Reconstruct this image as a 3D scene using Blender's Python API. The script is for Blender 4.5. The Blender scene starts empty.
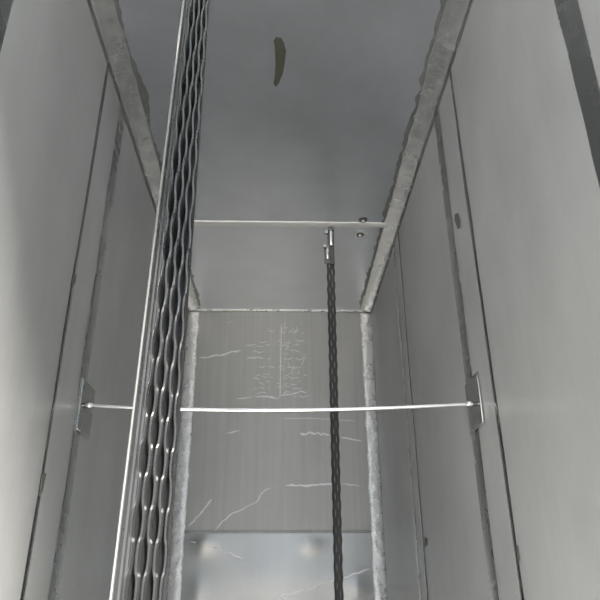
import bpy, bmesh, math, random
from mathutils import Vector, Matrix, noise

random.seed(7)
scene = bpy.context.scene
C = scene.collection

# ------------------------------------------------------------------ camera
PITCH, YAW, ROLL, FPX = 0.4351, 0.0312, -0.0061, 642.89
CAM = Vector((0.0074, 0.0, 0.36))
cp, sp, cy, sy, cr, sr = (math.cos(PITCH), math.sin(PITCH), math.cos(YAW),
                          math.sin(YAW), math.cos(ROLL), math.sin(ROLL))
FWD = Vector((sy * cp, cy * cp, sp))
RT0 = Vector((cy, -sy, 0.0))
UP0 = RT0.cross(FWD)
RT = cr * RT0 + sr * UP0
UP = -sr * RT0 + cr * UP0
cam_data = bpy.data.cameras.new('camera')
cam_data.sensor_width = 36.0
cam_data.lens = 36.0 * FPX / 600.0
cam_data.clip_start = 0.01
cam = bpy.data.objects.new('camera', cam_data)
C.objects.link(cam)
m = Matrix.Identity(4)
for i in range(3):
    m[i][0], m[i][1], m[i][2], m[i][3] = RT[i], UP[i], -FWD[i], CAM[i]
cam.matrix_world = m
scene.camera = cam

# ------------------------------------------------------------------ light
world = bpy.data.worlds.new('daylight')
scene.world = world
world.use_nodes = True
bg = world.node_tree.nodes['Background']
bg.inputs['Color'].default_value = (0.86, 0.94, 1.0, 1)
bg.inputs['Strength'].default_value = 0.85

sd = bpy.data.lights.new('sun', 'SUN')
sd.energy = 15.0
sd.angle = math.radians(24)    # sun behind thin haze
sd.color = (1.0, 0.94, 0.86)
sun = bpy.data.objects.new('sun', sd)
C.objects.link(sun)
SUN_EL, SUN_AZ = math.radians(50.5), math.radians(37)      # from the open front, off to the right
sun.rotation_euler = Vector((-math.sin(SUN_AZ) * math.cos(SUN_EL), math.cos(SUN_AZ) * math.cos(SUN_EL),
                             -math.sin(SUN_EL))).to_track_quat('-Z', 'Y').to_euler()
sun.location = (3, -4, 10)

scene.view_settings.view_transform = 'Standard'
scene.view_settings.look = 'None'
scene.view_settings.gamma = 1.0
scene.view_settings.use_curve_mapping = False
scene.view_settings.exposure = 0.62
scene.cycles.blur_glossy = 1.0
scene.cycles.sample_clamp_indirect = 5.0

# ------------------------------------------------------------------ sizes
XL, XR = -0.4, 0.4
H = CAM.z + 1.147        # underside of ceiling
D = 2.569                # face of back wall
YF = 0.25               # open front
ZSEAM = CAM.z + 0.230
YJ = 1.858

def ray(px, py):
    d = FWD * FPX + RT * (px - 300) - UP * (py - 300)
    return d
def at_depth(px, py, y):
    d = ray(px, py); return CAM + d * (y / d.y)
def on_ceil(px, py, off=0.0):
    d = ray(px, py); return CAM + d * ((H - off - CAM.z) / d.z)
def on_back(px, py, off=0.0):
    return at_depth(px, py, D - off)
def on_wall(px, py, side, off=0.0):
    d = ray(px, py); x = (XR - off) if side > 0 else (XL + off)
    return CAM + d * ((x - CAM.x) / d.x)

# ------------------------------------------------------------------ materials
OFFS = 0.0
def metal(name, col, rough, metallic=1.0, var=0.12, rvar=0.12, scale=4.0,
          stretch=(1, 1, 1), bump=0.0, bscale=30.0, streak=0.0, streak_stretch=(60, 60, 1.5),
          wave=0.0, wave_scale=3.0):
    mt = bpy.data.materials.new(name)
    mt.use_nodes = True
    nt = mt.node_tree
    N, Lk = nt.nodes, nt.links
    b = N['Principled BSDF']
    b.inputs['Metallic'].default_value = metallic
    tc = N.new('ShaderNodeTexCoord')
    mp = N.new('ShaderNodeMapping'); mp.inputs['Scale'].default_value = stretch; mp.inputs['Location'].default_value = (0.0, OFFS, 0.0)
    Lk.new(tc.outputs['Object'], mp.inputs['Vector'])
    n1 = N.new('ShaderNodeTexNoise'); n1.inputs['Scale'].default_value = scale
    n1.inputs['Detail'].default_value = 6; n1.inputs['Roughness'].default_value = 0.6
    Lk.new(mp.outputs[0], n1.inputs['Vector'])
    mp2 = N.new('ShaderNodeMapping'); mp2.inputs['Scale'].default_value = streak_stretch
    Lk.new(tc.outputs['Object'], mp2.inputs['Vector'])
    n2 = N.new('ShaderNodeTexNoise'); n2.inputs['Scale'].default_value = 1.0
    n2.inputs['Detail'].default_value = 3
    Lk.new(mp2.outputs[0], n2.inputs['Vector'])
    # colour factor = 1 + var*(n1-.5)*2 + streak*(n2-.5)*2
    a = N.new('ShaderNodeMath'); a.operation = 'MULTIPLY_ADD'
    a.inputs[1].default_value = var * 2; a.inputs[2].default_value = 1 - var - streak
    Lk.new(n1.outputs[0], a.inputs[0])
    a2 = N.new('ShaderNodeMath'); a2.operation = 'MULTIPLY_ADD'
    a2.inputs[1].default_value = streak * 2
    Lk.new(n2.outputs[0], a2.inputs[0]); Lk.new(a.outputs[0], a2.inputs[2])
    mx = N.new('ShaderNodeVectorMath'); mx.operation = 'SCALE'
    mx.inputs[0].default_value = col
    Lk.new(a2.outputs[0], mx.inputs['Scale'])
    Lk.new(mx.outputs[0], b.inputs['Base Color'])
    r = N.new('ShaderNodeMath'); r.operation = 'MULTIPLY_ADD'; r.use_clamp = True
    r.inputs[1].default_value = rvar * 2; r.inputs[2].default_value = rough - rvar
    Lk.new(n1.outputs[0], r.inputs[0]); Lk.new(r.outputs[0], b.inputs['Roughness'])
    prev = None
    if wave > 0:
        n4 = N.new('ShaderNodeTexNoise'); n4.inputs['Scale'].default_value = wave_scale
        n4.inputs['Detail'].default_value = 1.5
        Lk.new(tc.outputs['Object'], n4.inputs['Vector'])
        bw = N.new('ShaderNodeBump'); bw.inputs['Strength'].default_value = 0.6
        bw.inputs['Distance'].default_value = wave
        Lk.new(n4.outputs[0], bw.inputs['Height']); prev = bw
    if bump > 0:
        n3 = N.new('ShaderNodeTexNoise'); n3.inputs['Scale'].default_value = bscale
        n3.inputs['Detail'].default_value = 3
        Lk.new(tc.outputs['Object'], n3.inputs['Vector'])
        bb = N.new('ShaderNodeBump'); bb.inputs['Strength'].default_value = 0.6
        bb.inputs['Distance'].default_value = bump
        Lk.new(n3.outputs[0], bb.inputs['Height'])
        if prev: Lk.new(prev.outputs[0], bb.inputs['Normal'])
        prev = bb
    if prev: Lk.new(prev.outputs[0], b.inputs['Normal'])
    return mt

M = {
 'wall':   metal('dull_sheet_steel', (0.58, 0.59, 0.595), 0.40, 0.40, 0.34, 0.10, 3.0, (1, 1, .6), bump=.0006, bscale=9, streak=.03),
 'ceil':   metal('ceiling_sheet_steel', (0.74, 0.77, 0.83), 0.30, 0.84, 0.2, 0.07, 4.0, bump=.0005, bscale=8, streak=.02, streak_stretch=(40, 2, 40)),
 'ceil2':  metal('ceiling_end_sheet_steel', (0.82, 0.85, 0.90), 0.31, 0.85, 0.10, 0.05, 5.0, bump=.0003, bscale=10),
 'back':   metal('back_sheet_steel', (0.46, 0.455, 0.445), 0.42, 0.75, 0.12, 0.07, 5.0, streak=.13, wave=.006, wave_scale=3.5),
 'backlow': metal('polished_sheet_steel', (0.44, 0.44, 0.44), 0.25, 0.9, 0.06, 0.02, 5.0, streak=.05, wave=0),
 'band':   metal('heat_tinted_steel', (0.52, 0.53, 0.52), 0.27, 1.0, 0.10, 0.08, 9.0),
 'line':   metal('heat_tinted_seam', (0.46, 0.46, 0.45), 0.22, 1.0, 0.2, 0.1, 14.0),
 'tint':   metal('heat_tint_and_shade', (0.33, 0.335, 0.33), 0.36, 0.7, 0.35, 0.1, 25.0),  # heat tint, and the painted shadow line below the ceiling corners
 'cove':   metal('ground_weld_steel', (0.86, 0.87, 0.88), 0.25, 0.85, 0.20, 0.12, 20.0, bump=.0022, bscale=34),
 'bead':   metal('bright_weld_steel', (0.88, 0.88, 0.89), 0.28, 0.45, 0.06, 0.12, 25.0, bump=.001, bscale=60),
 'joint':  metal('smooth_weld_steel', (0.92, 0.92, 0.92), 0.3, 0.25, 0.05, 0.05, 20.0),
 'plank':  metal('galvanised_plank_steel', (0.19, 0.195, 0.20), 0.28, 0.85, 0.12, 0.08, 12.0),
 'edge':   metal('bare_cut_steel', (0.85, 0.85, 0.85), 0.25, 1.0, 0.05, 0.05, 20.0),
 'rod':    metal('bright_drawn_steel', (0.92, 0.92, 0.93), 0.22, 1.0, 0.04, 0.05, 20.0),
 'backing': metal('dark_backing_steel', (0.19, 0.19, 0.19), 0.32, 0.85, 0.15, 0.08, 20.0),  # dark steel of the plate behind the slots
 'strap':  metal('dark_strap_steel', (0.12, 0.12, 0.12), 0.34, 0.8, 0.15, 0.08, 20.0),
 'scratch': metal('scratched_bare_steel', (0.72, 0.72, 0.71), 0.38, 0.9, 0.10, 0.05, 60.0),
 'smear':  metal('olive_grime', (0.075, 0.078, 0.058), 0.7, 0.0, 0.35, 0.1, 40.0),
 'stain':  metal('grey_grime', (0.12, 0.12, 0.11), 0.6, 0.0, 0.3, 0.1, 40.0),
 'bolt':   metal('zinc_bolt_steel', (0.45, 0.46, 0.48), 0.25, 1.0, 0.1, 0.05, 40.0),
 'ground': metal('pale_concrete', (0.20, 0.20, 0.19), 0.85, 0.0, 0.12, 0.05, 2.0),
 'floor':  metal('floor_sheet_steel', (0.66, 0.66, 0.645), 0.5, 0.2, 0.1, 0.1, 5.0),
}

# ------------------------------------------------------------------ helpers
def obj(name, bm, mat, parent=None, smooth=False):
    bmesh.ops.recalc_face_normals(bm, faces=bm.faces[:])
    me = bpy.data.meshes.new(name)
    bm.to_mesh(me); bm.free()
    me.materials.append(M[mat])
    if smooth:
        for p in me.polygons: p.use_smooth = True
    o = bpy.data.objects.new(name, me)
    C.objects.link(o)
    if parent: o.parent = parent
    return o

def tag(o, label=None, cat=None, group=None, kind=None):
    if label: o['label'] = label
    if cat: o['category'] = cat
    if group: o['group'] = group
    if kind: o['kind'] = kind
    return o

def box(bm, a, b):
    x0, y0, z0 = a; x1, y1, z1 = b
    v = [bm.verts.new(p) for p in ((x0, y0, z0), (x1, y0, z0), (x1, y1, z0), (x0, y1, z0),
                                   (x0, y0, z1), (x1, y0, z1), (x1, y1, z1), (x0, y1, z1))]
    for f in ((0, 1, 2, 3), (4, 5, 6, 7), (0, 1, 5, 4), (1, 2, 6, 5), (2, 3, 7, 6), (3, 0, 4, 7)):
        bm.faces.new([v[i] for i in f])
    return bm

def boxbm(a, b, bev=0.0):
    bm = bmesh.new(); box(bm, a, b)
    if bev:
        bmesh.ops.bevel(bm, geom=bm.edges[:], offset=bev, segments=2, affect='EDGES', profile=0.5)
    return bm

def sweep(rings, closed_ring=True, caps=True):
    """rings: list of lists of points, joined into one skin"""
    bm = bmesh.new()
    R = [[bm.verts.new(p) for p in r] for r in rings]
    n = len(R[0])
    for i in range(len(R) - 1):
        for j in range(n if closed_ring else n - 1):
            k = (j + 1) % n
            bm.faces.new((R[i][j], R[i][k], R[i + 1][k], R[i + 1][j]))
    if caps and closed_ring:
        bm.faces.new(R[0]); bm.faces.new(R[-1])
    return bm

def tube(pts, rad, n=12):
    rings = []
    for i, p in enumerate(pts):
        p = Vector(p)
        t = (Vector(pts[min(i + 1, len(pts) - 1)]) - Vector(pts[max(i - 1, 0)])).normalized()
        a = t.orthogonal().normalized()
        ref = Vector((0, 0, 1)) if abs(t.z) < .9 else Vector((0, 1, 0))
        a = (ref - t * ref.dot(t)).normalized(); b = t.cross(a)
        r = rad[i] if isinstance(rad, (list, tuple)) else rad
        rings.append([p + (a * math.cos(2 * math.pi * k / n) + b * math.sin(2 * math.pi * k / n)) * r for k in range(n)])
    return sweep(rings)

def nz(a, b, c, s=1.0):
    return noise.noise(Vector((a * s, b * s, c * s)))

# ------------------------------------------------------------------ the setting
T = 0.006
wl = tag(obj('wall_left', boxbm((XL - T - .01, YF, 0), (XL - T, D + T + .01, H + T)), 'wall'),
         'tall dull grey sheet steel side wall behind the wide slotted plank', 'wall', kind='structure')
wr = tag(obj('wall_right', boxbm((XR + T, YF, 0), (XR + T + .01, D + T + .01, H + T)), 'wall'),
         'tall dull grey sheet steel side wall opposite the slotted plank', 'wall', kind='structure')
wb = tag(obj('wall_back', boxbm((XL - T, D + T, 0), (XR + T, D + T + .01, H + T)), 'back'),
         'narrow shiny steel end wall with scratches and bright weld beads', 'wall', kind='structure')
ce = tag(obj('ceiling', boxbm((XL - T - .01, YF, H + T), (XR + T + .01, D + T + .01, H + T + .01)), 'ceil'),
         'bluish grey steel top sheet with a dark olive smear', 'ceiling', kind='structure')
fl = tag(obj('floor', boxbm((XL - T - .01, YF, -.01), (XR + T + .01, D + T + .01, 0)), 'floor'),
         'bare sheet steel bottom of the box below the view', 'floor', kind='structure')

gr = tag(obj('ground', boxbm((-12, -14, -.06), (12, 12, -.012)), 'ground'),
         'pale concrete yard outside the open front of the box', 'ground', kind='structure')

GAP = 0.0012
joints = [YF, 0.48, 1.132, 1.864, D]
for side, w in ((-1, wl), (1, wr)):
    for a, b in zip(joints[:-1], joints[1:]):
        x0, x1 = (XL - T, XL) if side < 0 else (XR, XR + T)
        obj('sheet_panel', boxbm((x0, a + GAP, 0), (x1, b - GAP, H), .0006), 'wall', w)

def seam_strip(name, side, y, width, mat, parent, seed, wob=0.12, proud=0.0007):
    xs = XL if side < 0 else XR
    s = 1 if side < 0 else -1
    n = 90
    rings = []
    for i in range(n + 1):
        z = 0.01 + (H - .03) * i / n
        k = 1 + wob * 2 * nz(seed, z, 0, 4) + wob * .5 * nz(seed, z, 3, 14)
        sh = wob * width * (nz(seed + 9, z, 0, 3) + .4 * nz(seed + 5, z, 2, 9))
        hw = width * k / 2
        ys = (y + sh - hw, y + sh - hw * .6, y + sh + hw * .6, y + sh + hw)
        ps = (0.0005, proud + .0005, proud + .0005, 0.0005)
        rings.append([Vector((xs + s * q, yy, z)) for yy, q in zip(ys, ps)])
    return obj(name, sweep(rings, False, False), mat, parent, True)

for side, w, b2 in ((-1, wl, 1.286), (1, wr, 1.281)):
    for i, y in enumerate((0.626 if side > 0 else 0.672, b2, 1.965)):
        seam_strip('heat_band', side, y, 0.05 if i != 2 else .035, 'band', w, 11 * (i + 1) + side)
    for i, y in enumerate((0.48, 1.135, 1.864)):
        seam_strip('sheet_seam', side, y, 0.016 if i != 2 else .012, 'line', w, 31 * (i + 1) + side, 0.22, .0012)

# ceiling plates with a weld bead across the joint
obj('ceiling_panel', boxbm((XL, YF, H), (XR, YJ - .001, H + T), .0006), 'ceil', ce)
obj('ceiling_panel', boxbm((XL, YJ + .001, H), (XR, D, H + T), .0006), 'ceil2', ce)

def bead(name, path, width, height, mat, parent, u, n, seed, rough=.25, fs=30):
    """lumpy half-round bead; u across the bead, n away from the surface"""
    rings = []
    u, n = Vector(u), Vector(n)
    for i, p in enumerate(path):
        p = Vector(p)
        ring = []
        for k in range(9):
            a = math.pi * k / 8
            hh = height * math.sin(a) * (1 + 1.2 * rough * nz(p.x + k * .013, p.y + seed, p.z, fs))
            ww = -math.cos(a) * width / 2 * (1 + rough * .3 * nz(p.x, p.y + seed, p.z + k // 5 * 3, fs * .6))
            ring.append(p + u * ww + n * max(hh, 0.0001))
        rings.append(ring)
    return obj(name, sweep(rings, False, False), mat, parent, True)

def lin(a, b, n):
    a, b = Vector(a), Vector(b)
    return [a.lerp(b, i / n) for i in range(n + 1)]

bead('weld_bead', lin((XL, YJ, H), (XR, YJ, H), 120), .032, .006, 'joint', ce, (0, 1, 0), (0, 0, -1), 3, .25)
# sloped corner strips along both sides of the ceiling, ground unevenly
def cove(side, seed):
    rings = []
    n = 220
    s = 1 if side < 0 else -1
    xs = XL if side < 0 else XR
    for i in range(n + 1):
        y = YF + .01 + (D - YF - .02) * i / n
        w = .052 * (1 + .08 * nz(seed, y, 0, 5) + .06 * nz(seed, y, 4, 22))
        hgt = .016
        ring = []
        for k in range(9):
            t = k / 8
            x = w * t
            z = hgt * (1 - t) + .003 * math.sin(math.pi * t) + .0010 * math.sin(math.pi * t) * nz(y + seed, t * .3, seed, 40) \
                + .0018 * math.sin(math.pi * t) * nz(y + seed, t * .1, 5, 9)
            ring.append(Vector((xs + s * (x + .0003), y, H - max(z, 0.0003))))
        ring.append(Vector((xs + s * .0003, y, H - .0002)))
        rings.append(ring)
    return obj('corner_weld_strip', sweep(rings, True, True), 'cove', ce, True)
cove(-1, 2.0); cove(1, 5.0)
def ceil_strip(name, side, off, width, mat, seed, wob):
    xs = XL if side < 0 else XR
    s = 1 if side < 0 else -1
    rings = []
    for i in range(261):
        y = YF + .02 + (D - YF - .05) * i / 260
        k = max(.12, 1 + wob * 2.2 * nz(seed, y, 0, 6) + wob * nz(seed, y, 3, 30))
        x = off
        rings.append([Vector((xs + s * (x + width * k * t), y, H - q)) for t, q in ((0, .0004), (.3, .0009), (.7, .0009), (1, .0004))])
    return obj(name, sweep(rings, False, False), mat, ce, True)
for side in (-1, 1):
    ceil_strip('heat_tint_strip', side, .046, .013, 'tint', 3 + side, .6)
def corner_shade(side, w, z0, z1):
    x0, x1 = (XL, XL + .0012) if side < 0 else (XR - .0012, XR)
    obj('corner_shade_line', boxbm((x0, YF + .01, z0), (x1, D - .02, z1)), 'tint', w)  # dark strip painting the shadow line where wall meets ceiling
corner_shade(-1, wl, H - .024, H - .0165); corner_shade(1, wr, H - .024, H - .0165)

def blob_patch(name, outline, mat, parent, n):
    n = Vector(n)
    bm = bmesh.new()
    lo = [bm.verts.new(p) for p in outline]
    c = sum((Vector(p) for p in outline), Vector()) / len(outline)
    hi = [bm.verts.new(c + (Vector(p) - c) * .93 + n * .0012) for p in outline]
    k = len(lo)
    for i in range(k):
        bm.faces.new((lo[i], lo[(i + 1) % k], hi[(i + 1) % k], hi[i]))
    bm.faces.new(hi)
    return obj(name, bm, mat, parent)
mark = [(276, 37), (281, 37.5), (284, 43), (286, 51), (285, 62), (283, 73), (279, 83), (276, 87), (273.5, 84), (275, 75), (275.5, 64), (275, 52), (274.5, 44), (273.5, 41)]
tag(blob_patch('smear_mark', [on_ceil(*p, .0002) for p in mark], 'smear', ce, (0, 0, -1)), 'dark olive curved smear')

# end wall: upper sheet, lower sheet, beads
obj('sheet_panel', boxbm((XL, D, ZSEAM + .0015), (XR, D + T, H), .0006), 'back', wb)
def bulged_panel():
    # the lower sheet is thin and slightly buckled: a few shallow bulges towards the box
    dents = [(on_back(x, y), a, sx, sz) for x, y, a, sx, sz in
             ((311, 543, .0045, .045, .038), (204, 541, .006, .050, .042), (362, 588, .005, .055, .045),
              (195, 592, .003, .05, .05), (262, 575, .002, .12, .07), (330, 575, .002, .10, .06))]
    bm = bmesh.new()
    nx, nz_ = 110, 90
    g = []
    for j in range(nz_ + 1):
        row = []
        for i in range(nx + 1):
            x = XL + (XR - XL) * i / nx; z = (ZSEAM - .0015) * j / nz_
            y = D
            fade = min(1, (ZSEAM - .0015 - z) / .03) * max(0.0, min(1, (.352 - abs(x)) / .06))
            for c, a, sx, sz in dents:
                y -= a * fade * math.exp(-((x - c.x) / sx) ** 2 - ((z - c.z) / sz) ** 2)
            row.append(bm.verts.new((x, y, z)))
        g.append(row)
    for j in range(nz_):
        for i in range(nx):
            bm.faces.new((g[j][i], g[j][i + 1], g[j + 1][i + 1], g[j + 1][i]))
    return obj('sheet_panel', bm, 'backlow', wb, True)
bulged_panel()
for s in (-1, 1):
    x = s * .3745
    bead('weld_bead', lin((x, D, 0.01), (x, D, H - .015), 200), .048, .0032, 'bead', wb, (1, 0, 0), (0, -1, 0), s + 7, .5, 30)
bead('weld_bead', lin((XL + .02, D - .002, H - .004), (XR - .02, D - .002, H - .004), 100), .012, .005, 'bead', wb, (0, 0, 1), (0, -1, 0), 17, .2)
bead('sheet_seam', lin((XL + .04, D, ZSEAM), (XR - .04, D, ZSEAM), 60), .011, .0012, 'tint', wb, (0, 0, 1), (0, -1, 0), 19, .2)

# scratches on the end wall
def ribbons(name, lines, mat, parent, label=None):
    bm = bmesh.new()
    for pts, w in lines:
        P = [on_back(x, y, .0006 if y < 533 else .0030) for x, y in pts]
        L, Rr = [], []
        for i, p in enumerate(P):
            t = (P[min(i + 1, len(P) - 1)] - P[max(i - 1, 0)]).normalized()
            nn = Vector((-t.z, 0, t.x))
            k = w * 1.0 * (.25 if i in (0, len(P) - 1) else random.uniform(.6, 1.2)) / 2
            L.append(bm.verts.new(p + nn * k)); Rr.append(bm.verts.new(p - nn * k))
        for i in range(len(P) - 1):
            bm.faces.new((L[i], L[i + 1], Rr[i + 1], Rr[i]))
    o = obj(name, bm, mat, parent)
    tag(o, label, kind='stuff')
    return o
def wob(pts, amp, step=4):
    out = []
    for (x0, y0), (x1, y1) in zip(pts[:-1], pts[1:]):
        n = max(1, int(math.hypot(x1 - x0, y1 - y0) / step))
        for i in range(n):
            out.append((x0 + (x1 - x0) * i / n, y0 + (y1 - y0) * i / n + random.uniform(-amp, amp)))
    out.append(pts[-1])
    return out
lines = []
for y in (329, 332, 342, 346, 352, 359, 367, 374, 378, 383, 388, 392, 396):
    for (x0, x1) in ((256, 274), (281, 306)):
        if y < 336 and x0 < 260: x0 = 268
        a = x0 + random.uniform(-5, 3); b = x1 + random.uniform(-7, 5)
        x = a
        while x < b:
            e = min(b, x + random.uniform(4, 12))
            lines.append((wob([(x, y + random.uniform(-1.5, 1.5)), (e, y + random.uniform(-1.5, 1.5))], 1.3, 2), .0032))
            x = e + random.uniform(0, 3)
for k in range(26):
    x = random.uniform(283, 304); y = random.uniform(325, 375)
    lines.append((wob([(x, y), (x + random.uniform(-2, 5), y - random.uniform(2, 6))], .5, 2), .0028))
lines.append((wob([(281.5, 324), (281, 345), (280.5, 370), (280, 396)], .4, 3), .004))
lines.append((wob([(237, 399), (252, 397.5)], .6), .006))
lines.append((wob([(256, 397), (280, 398)], .8), .006))
lines.append((wob([(282, 395), (305, 391)], .8), .005))
lines.append((wob([(245, 345.5), (256, 344)], .6), .005))
lines.append((wob([(246, 358.5), (262, 357)], .6), .005))
ribbons('scribbled_scratches', lines, 'scratch', wb, 'dense patch of pale scribbled scratches')
lines = [
 (wob([(199, 357.5), (212, 356.5), (224, 354), (241, 350)], .7), .008),
 (wob([(228, 323), (233, 320)], .5), .008),
 (wob([(214, 531), (222, 522), (233, 513), (247, 507), (257, 502), (261, 494), (266, 490), (272, 488)], .7), .0045),
 (wob([(300, 434), (312, 433), (330, 435)], 1.2, 3), .010),
 (wob([(340, 437), (350, 439), (362, 441)], .8, 3), .007),
 (wob([(286, 485.5), (310, 485.5), (334, 484)], .7, 3), .008),
 (wob([(341, 484), (350, 485), (360, 486)], .8, 4), .004),
 (wob([(226, 433), (240, 431)], .8, 3), .006),
 (wob([(188, 527), (199, 515), (212, 499)], .5, 4), .007),
 (wob([(190, 541), (215, 547), (243, 559)], .8, 4), .005),
 (wob([(278, 597), (305, 590), (332, 581), (370, 569)], .8, 5), .005),
 (wob([(282, 418.5), (310, 418), (355, 421)], .4, 6), .003),
]
ribbons('long_scratches', lines, 'scratch', wb, 'long thin pale scratches')

def wall_stain(side, pts, parent):
    s = 1 if side < 0 else -1
    blob_patch('stain', [on_wall(x, y, side, .0016) for x, y in pts], 'stain', parent, (s, 0, 0))
wall_stain(1, [(455, 214), (458, 213), (460, 220), (460, 228), (458, 229), (455, 221)], wr)
wall_stain(1, [(425, 537), (427, 538), (427, 545), (425.5, 547)], wr)
wall_stain(1, [(516.5, 545), (518, 546), (520, 560), (518.5, 561)], wr)
wall_stain(-1, [(73, 276), (76, 274), (75, 283), (72, 287)], wl)
wall_stain(-1, [(42, 474), (46, 473), (42, 492), (39, 496)], wl)

# ------------------------------------------------------------------ wide slotted plank
def plank_edges(z):
    zr = z - CAM.z
    near = Vector((CAM.x - .2025 + .0175 * zr, .86 - .009 * zr, z))
    far = Vector((CAM.x - .1497 - .0033 * zr, .94, z))
    return near, far

def plank_strand(edges, u_fn, w, tilt, t, z0, z1, n, width):
    rings = []
    for i in range(n + 1):
        z = z0 + (z1 - z0) * i / n
        a, b = edges(z)
        e = (b - a); e.z = 0; e.normalize()
        nn = Vector((e.y, -e.x, 0))
        u = u_fn(z)
        c = a + e * (u * width)
        d = e * math.cos(tilt) + nn * math.sin(tilt)
        q = -e * math.sin(tilt) + nn * math.cos(tilt)
        rings.append([c + d * w / 2 + q * t / 2, c - d * w / 2 + q * t / 2,
                      c - d * w / 2 - q * t / 2, c + d * w / 2 - q * t / 2])
    return sweep(rings)

def slotted_plank(name, edges, width, ncol, u0, u1, pitch, sw, tilt, z0, z1, mat, edge_mat, phase=0.0, pw=.55, thick=.002):
    root = bpy.data.objects.new(name, None)
    C.objects.link(root)
    a, b = edges(z0)
    root.location = (a + b) / 2
    inv = Matrix.Translation(-root.location)
    parts = []
    n = int((z1 - z0) / pitch * 14)
    p = (u1 - u0) / ncol                       # one slot column
    A = (p - sw / width) / 2
    for k in range(ncol + 1):
        sgn = 1 if k % 2 == 0 else -1
        base = u0 + p * k
        def uf(z, base=base, sgn=sgn, k=k):
            c = math.cos(2 * math.pi * (z + phase) / pitch)
            c = math.copysign(abs(c) ** pw, c)
            c = c * (1 if k not in (0, ncol) else 1)
            return base + sgn * A * c
        parts.append(('strand', plank_strand(edges, uf, sw, tilt, thick, z0, z1, n, width), mat))
    nf = 40
    # flat flanges either side, a bright cut edge and folded lips
    parts.append(('side_flange', plank_strand(edges, lambda z: (u0) / 2, u0 * width, 0, .002, z0, z1, nf, width), mat))
    parts.append(('side_flange', plank_strand(edges, lambda z: (1 + u1) / 2, (1 - u1) * width, 0, .002, z0, z1, nf, width), mat))
    for nm, bm, mt in parts:
        o = obj(nm, bm, mt, root)
        o.matrix_parent_inverse = inv
    return root, inv

W1 = .0957
root, inv = slotted_plank('slotted_plank', plank_edges, W1, 4, .24, .93, .082, .0115, math.radians(-22), 0.0, H - .0005, 'plank', 'edge', pw=.6, thick=.003)
tag(root, 'wide slotted dark steel plank standing upright in the foreground', 'plank')
def backing_edges(z):
    a, b = plank_edges(z)
    e = (b - a).normalized(); nn = Vector((e.y, -e.x, 0))
    return a - nn * .0085, b - nn * .0085
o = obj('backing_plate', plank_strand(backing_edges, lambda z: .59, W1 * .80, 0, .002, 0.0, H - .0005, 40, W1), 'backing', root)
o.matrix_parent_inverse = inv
for u in (.20, .985):
    o = obj('side_web', plank_strand(backing_edges, lambda z, u=u: u, .002, 0, .0165, 0.0, H - .0005, 40, W1), 'plank', root)
    o.matrix_parent_inverse = inv
# rolled ribs on the wide flange, and the bright folded near edge
for u in (.10, .185):
    o = obj('rib', plank_strand(plank_edges, lambda z, u=u: u, .0035, math.radians(30), .004, 0.0, H - .0005, 30, W1), 'plank', root)
    o.matrix_parent_inverse = inv
o = obj('near_edge', plank_strand(plank_edges, lambda z: -.008, .0018, 0, .0035, 0.0, H - .0005, 30, W1), 'edge', root)
o.matrix_parent_inverse = inv
tag(o, 'bright bare cut edge')

# ------------------------------------------------------------------ narrow strap hanging at the back
YS = 1.87
def strap_edges(z):
    zr = z - CAM.z
    x0 = CAM.x + (.0781 + (.0793 - .0781) * zr / 1.0) * YS
    x1 = CAM.x + (.0895 + (.0945 - .0895) * zr / 1.0) * (YS + .012)
    return Vector((x0, YS - .006, z)), Vector((x1, YS + .012, z))
ztop = at_depth(331, 262, YS).z
sroot, sinv = slotted_plank('slotted_strap', strap_edges, .028, 2, .12, .88, .046, .0084, math.radians(18), 0.0, ztop + .02, 'strap', 'edge', pw=.5, thick=.0022)
tag(sroot, 'narrow dark slotted strap hanging from pins in front of the scratched end wall', 'strap')
def spart(nm, bm, mat, smooth=True):
    o = obj(nm, bm, mat, sroot, smooth); o.matrix_parent_inverse = sinv; return o
pA = at_depth(331, 247, YS); pA1 = Vector((pA.x, YS, H - .004))
zc = at_depth(331, 231, YS).z
spart('hanger_pin', tube([(pA.x, YS - .008, pA.z), (pA.x, YS - .008, zc), (pA.x, YS - .008, H - .001)], .0065, 14), 'rod')
spart('collar', tube([(pA.x, YS - .008, zc - .006), (pA.x, YS - .008, zc + .006)], .012, 6), 'bolt', False)
spart('backing_bar', boxbm((pA.x - .011, YS - .003, ztop - .01), (pA.x + .011, YS + .003, zc - .004), .001), 'strap', False)
pB0 = at_depth(327, 247, YS); pB1 = at_depth(328, 261, YS)
spart('hanger_pin', tube([(pB0.x, YS - .012, pB1.z), (pB0.x, YS - .012, pB0.z)], .0055, 14), 'rod')
spart('sleeve', boxbm((pB0.x - .010, YS - .008, pB1.z - .012), (pB0.x + .008, YS - .002, pB0.z + .002), .001), 'plank', False)
for px, py in ((326, 234), (324.8, 248)):
    c = at_depth(px, py, YS)
    spart('nut', tube([(c.x, YS - .016, c.z), (c.x, YS - .006, c.z)], .007, 6), 'bolt', False)

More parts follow.
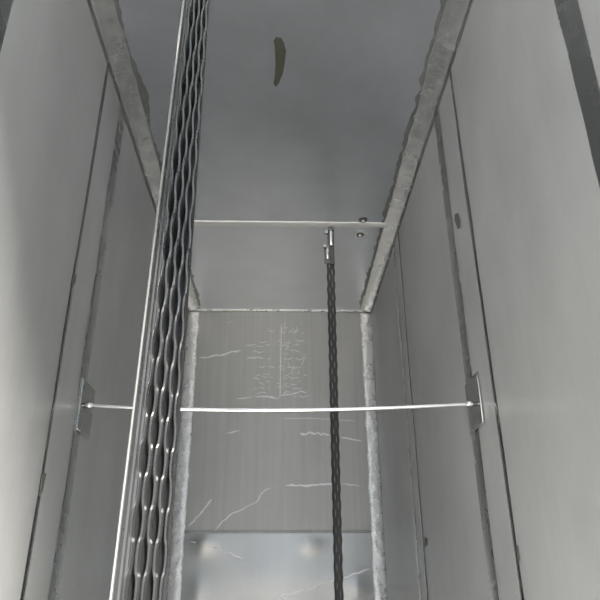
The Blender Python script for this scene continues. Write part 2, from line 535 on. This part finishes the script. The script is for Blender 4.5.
# ------------------------------------------------------------------ tie rod with welded wall plates
rr = bpy.data.objects.new('tie_rod', None); C.objects.link(rr)
eL, eR = on_wall(82, 405, -1, .004), on_wall(477, 403.5, 1, .004)
rr.location = (0, (eL.y + eR.y) / 2, eL.z)
rinv = Matrix.Translation(-rr.location)
tag(rr, 'thin bright steel tie rod spanning between the two side walls', 'rod')
def rpart(nm, bm, mat, smooth=True):
    o = obj(nm, bm, mat, rr, smooth); o.matrix_parent_inverse = rinv; return o
pts = []
for i in range(41):
    t = i / 40
    p = eL.lerp(eR, t); p.z -= .0125 * (1 - (2 * t - 1) ** 2) ** 1.0
    pts.append(p)
rpart('rod', tube(pts, .0043, 12), 'rod')
for e, s in ((eL, 1), (eR, -1)):
    k = pts[1] if s > 0 else pts[-2]
    d = (k - e).normalized()
    rpart('end_sleeve', tube([e + d * .006, e + d * .022], .0062, 12), 'edge')
for side, y0, y1, z0, z1 in ((-1, 1.272, 1.362, .308, .412), (1, 1.208, 1.300, .305, .408)):
    xs = XL if side < 0 else XR
    s = 1 if side < 0 else -1
    x0, x1 = sorted((xs + s * .0012, xs + s * .0045))
    pl = rpart('wall_plate', boxbm((x0, y0, CAM.z + z0), (x1, y1, CAM.z + z1), .0008), 'band', False)
    xe = xs + s * .0042
    zz = [(y0 + .001, CAM.z + z1), (y0, CAM.z + (z0 + z1) / 2), (y0 + .001, CAM.z + z0), (y1, CAM.z + z0)]
    if side < 0: zz = zz[2:]
    we = rpart('plate_weld', tube([(xe, yy, q) for yy, q in zz], .0016, 6), 'edge')

# ------------------------------------------------------------------ ceiling bolts
for px, py, lab in ((363, 219.5, 'small hex bolt in the ceiling just before the cross weld'),
                    (360, 234, 'small hex bolt with washer in the ceiling just beyond the cross weld')):
    c = on_ceil(px, py)
    b = bpy.data.objects.new('hex_bolt', None); C.objects.link(b); b.location = (c.x, c.y, H)
    tag(b, lab, 'bolt', 'bolts in the ceiling')
    bi = Matrix.Translation(-b.location)
    big = py > 230
    for nm, bm, mt in (('washer', tube([(c.x, c.y, H - .0002), (c.x, c.y, H - .0016)], .024 if big else .016, 24), 'bead' if big else 'bolt'),
                       ('nut', tube([(c.x, c.y, H - .0016), (c.x, c.y, H - .0055), (c.x, c.y, H - .0065)], [.0135, .0135, .011], 6), 'stain'),
                       ('shank_end', tube([(c.x, c.y, H - .0065), (c.x, c.y, H - .010)], [.0068, .0055], 12), 'edge')):
        o = obj(nm, bm, mt, b); o.matrix_parent_inverse = bi
